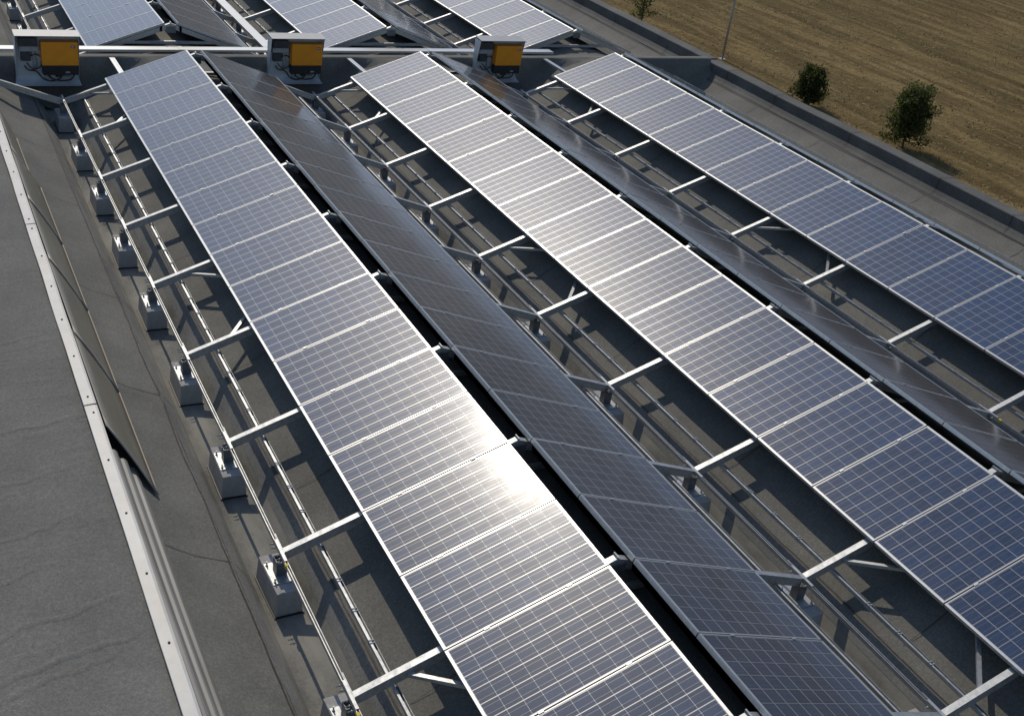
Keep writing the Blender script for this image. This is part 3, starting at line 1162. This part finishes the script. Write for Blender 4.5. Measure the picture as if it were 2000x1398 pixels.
# ------------------------------------------------------------------ field: stubble, trees, pole
def straw():
    m = MB()
    n_ = 0
    r = random.Random(3)
    while n_ < 15000:
        y = r.uniform(-4, 62)
        x = r.uniform(27, 100)
        # density falls with distance, clumps in bands
        if r.random() > min(1.0, (34.0 / math.hypot(x - 0, 0)) ** 1.3): continue
        u = (x + y) * .7071; v_ = (x - y) * .7071
        if noise.noise(Vector((v_ * .16, u * .9, 0))) + r.uniform(-.45, .45) < 0.02: continue
        n_ += 1
        s = r.uniform(.5, 1.25)
        for q in range(3):
            a = r.uniform(0, 2 * math.pi); l_ = r.uniform(.08, .22) * s; hgt = r.uniform(.01, .06) * s
            dx, dy = math.cos(a) * l_, math.sin(a) * l_
            wx, wy = -math.sin(a) * .022 * s, math.cos(a) * .022 * s
            px, py = x + r.uniform(-.12, .12), y + r.uniform(-.12, .12)
            m.poly([(px - wx, py - wy, GZ), (px + wx, py + wy, GZ), (px + dx * .5 + wx * .8, py + dy * .5 + wy * .8, GZ + hgt), (px + dx, py + dy, GZ + hgt * 1.1)])
    return m
tag(straw().build('stubble', M['straw'], fix=False), 'dry straw stubble and weeds covering the mown field', 'stubble', kind='stuff')


def tree(name, label, x, y, h, wdt, seed, mat, trunk_h, nleaf, lean=0.0, shape=1.0):
    r = random.Random(seed)
    t_ = thing(name, label, 'tree' if 'shrub' not in name else 'shrub', (x, y, GZ), (0, 0, r.uniform(0, 6)))
    mt = MB()
    tips = []
    mt.tube([(0, 0, -.1), (.02, .01, trunk_h * .6), (.03, -.02, trunk_h), (.0, .02, h * .62), (.02, 0, h * .9)], .05, 8, radii=[.06, .05, .042, .026, .008])
    nb = 26
    for i in range(nb):
        f = (i + .5) / nb
        z0 = trunk_h * .85 + (h * .72 - trunk_h) * f
        a = i * 2.399 + r.uniform(-.4, .4)
        rad = wdt / 2 * (1.0 - .55 * f ** 1.6) * r.uniform(.7, 1.08)
        rise = (h - z0) * r.uniform(.45, .8) * (.6 + .6 * f)
        if i < 9: rise *= .25 + .06 * i
        p0 = Vector((.02, 0, z0))
        p2 = Vector((math.cos(a) * rad, math.sin(a) * rad, z0 + rise))
        p1 = (p0 + p2) / 2 + Vector((0, 0, -.06 + .1 * f))
        mt.tube([p0, p1, p2], .014, 5, radii=[.020, .013, .005])
        tips.append((p1, p2))
        tips.append((p0 + (p1 - p0) * .25 + Vector((0, 0, .1)), p1.lerp(p2, .3)))
    mt.build('trunk', M['bark'], t_)
    ml = MB()
    for i in range(nleaf):
        p1, p2 = r.choice(tips)
        f = r.random() ** .7
        c = p1.lerp(p2, f * 1.05)
        sp = .16 * wdt / 2.4
        c = c + Vector((r.gauss(0, sp), r.gauss(0, sp), r.gauss(0, sp * .9) + .04))
        if i % 5 < 3 and 'shrub' not in name:
            # fill of the crown: clumps inside an uneven egg shape
            zc, hz = trunk_h + (h - trunk_h) * .46, (h - trunk_h) * .54
            q = Vector((r.gauss(0, 1), r.gauss(0, 1), r.gauss(0, 1))).normalized()
            edge_ = .80 + .42 * noise.noise(q * 1.9 + Vector((seed, 0, 0)))
            q = q * (r.random() ** .45) * edge_
            c = Vector((q.x * wdt * .5 * (1 - .12 * q.z), q.y * wdt * .5 * (1 - .12 * q.z), zc + q.z * hz))
            if noise.noise(c * 2.6 + Vector((seed, 3, 1))) < -.12: continue
        if c.z < max(.1, trunk_h * .75): continue
        n_ = Vector((r.gauss(0, 1), r.gauss(0, 1), r.gauss(.5, 1))).normalized()
        a = n_.orthogonal().normalized()
        b_ = n_.cross(a)
        th = r.uniform(0, 6.28)
        u = a * math.cos(th) + b_ * math.sin(th)
        v_ = n_.cross(u)
        l_, w_ = r.uniform(.05, .10), r.uniform(.022, .045)
        ml.poly([c - u * l_, c - v_ * w_ + n_ * .008, c + u * l_, c + v_ * w_ + n_ * .008])
    ml.build('crown', mat, t_, fix=False)
    return t_


tree('young_tree', 'young round crowned tree standing alone nearest the right edge', 36.95, 12.85, 3.05, 2.25, 11, M['leaf'], .25, 9500)
tree('young_tree', 'small dark bushy tree half hidden behind the right parapet', 36.25, 18.75, 2.0, 1.85, 5, M['leaf2'], .12, 7000)
tree('young_shrub', 'thin sparse green sapling at the top of the field', 35.9, 33.3, 3.1, 1.7, 21, M['leaf'], .3, 1500)
t_ = thing('metal_pole', 'tall thin grey metal pole standing behind the right parapet', 'pole', (36.9, 26.6, GZ))
m = MB(); m.tube([(0, 0, 0), (0, 0, 2.5), (0, 0, 6), (0, 0, 9)], .07, 10, radii=[.065, .06, .055, .045]); m.build('shaft', M['galv'], t_)
m = MB(); m.box(-.16, .16, -.16, .16, 0, .03); m.build('base_plate', M['galv'], t_)
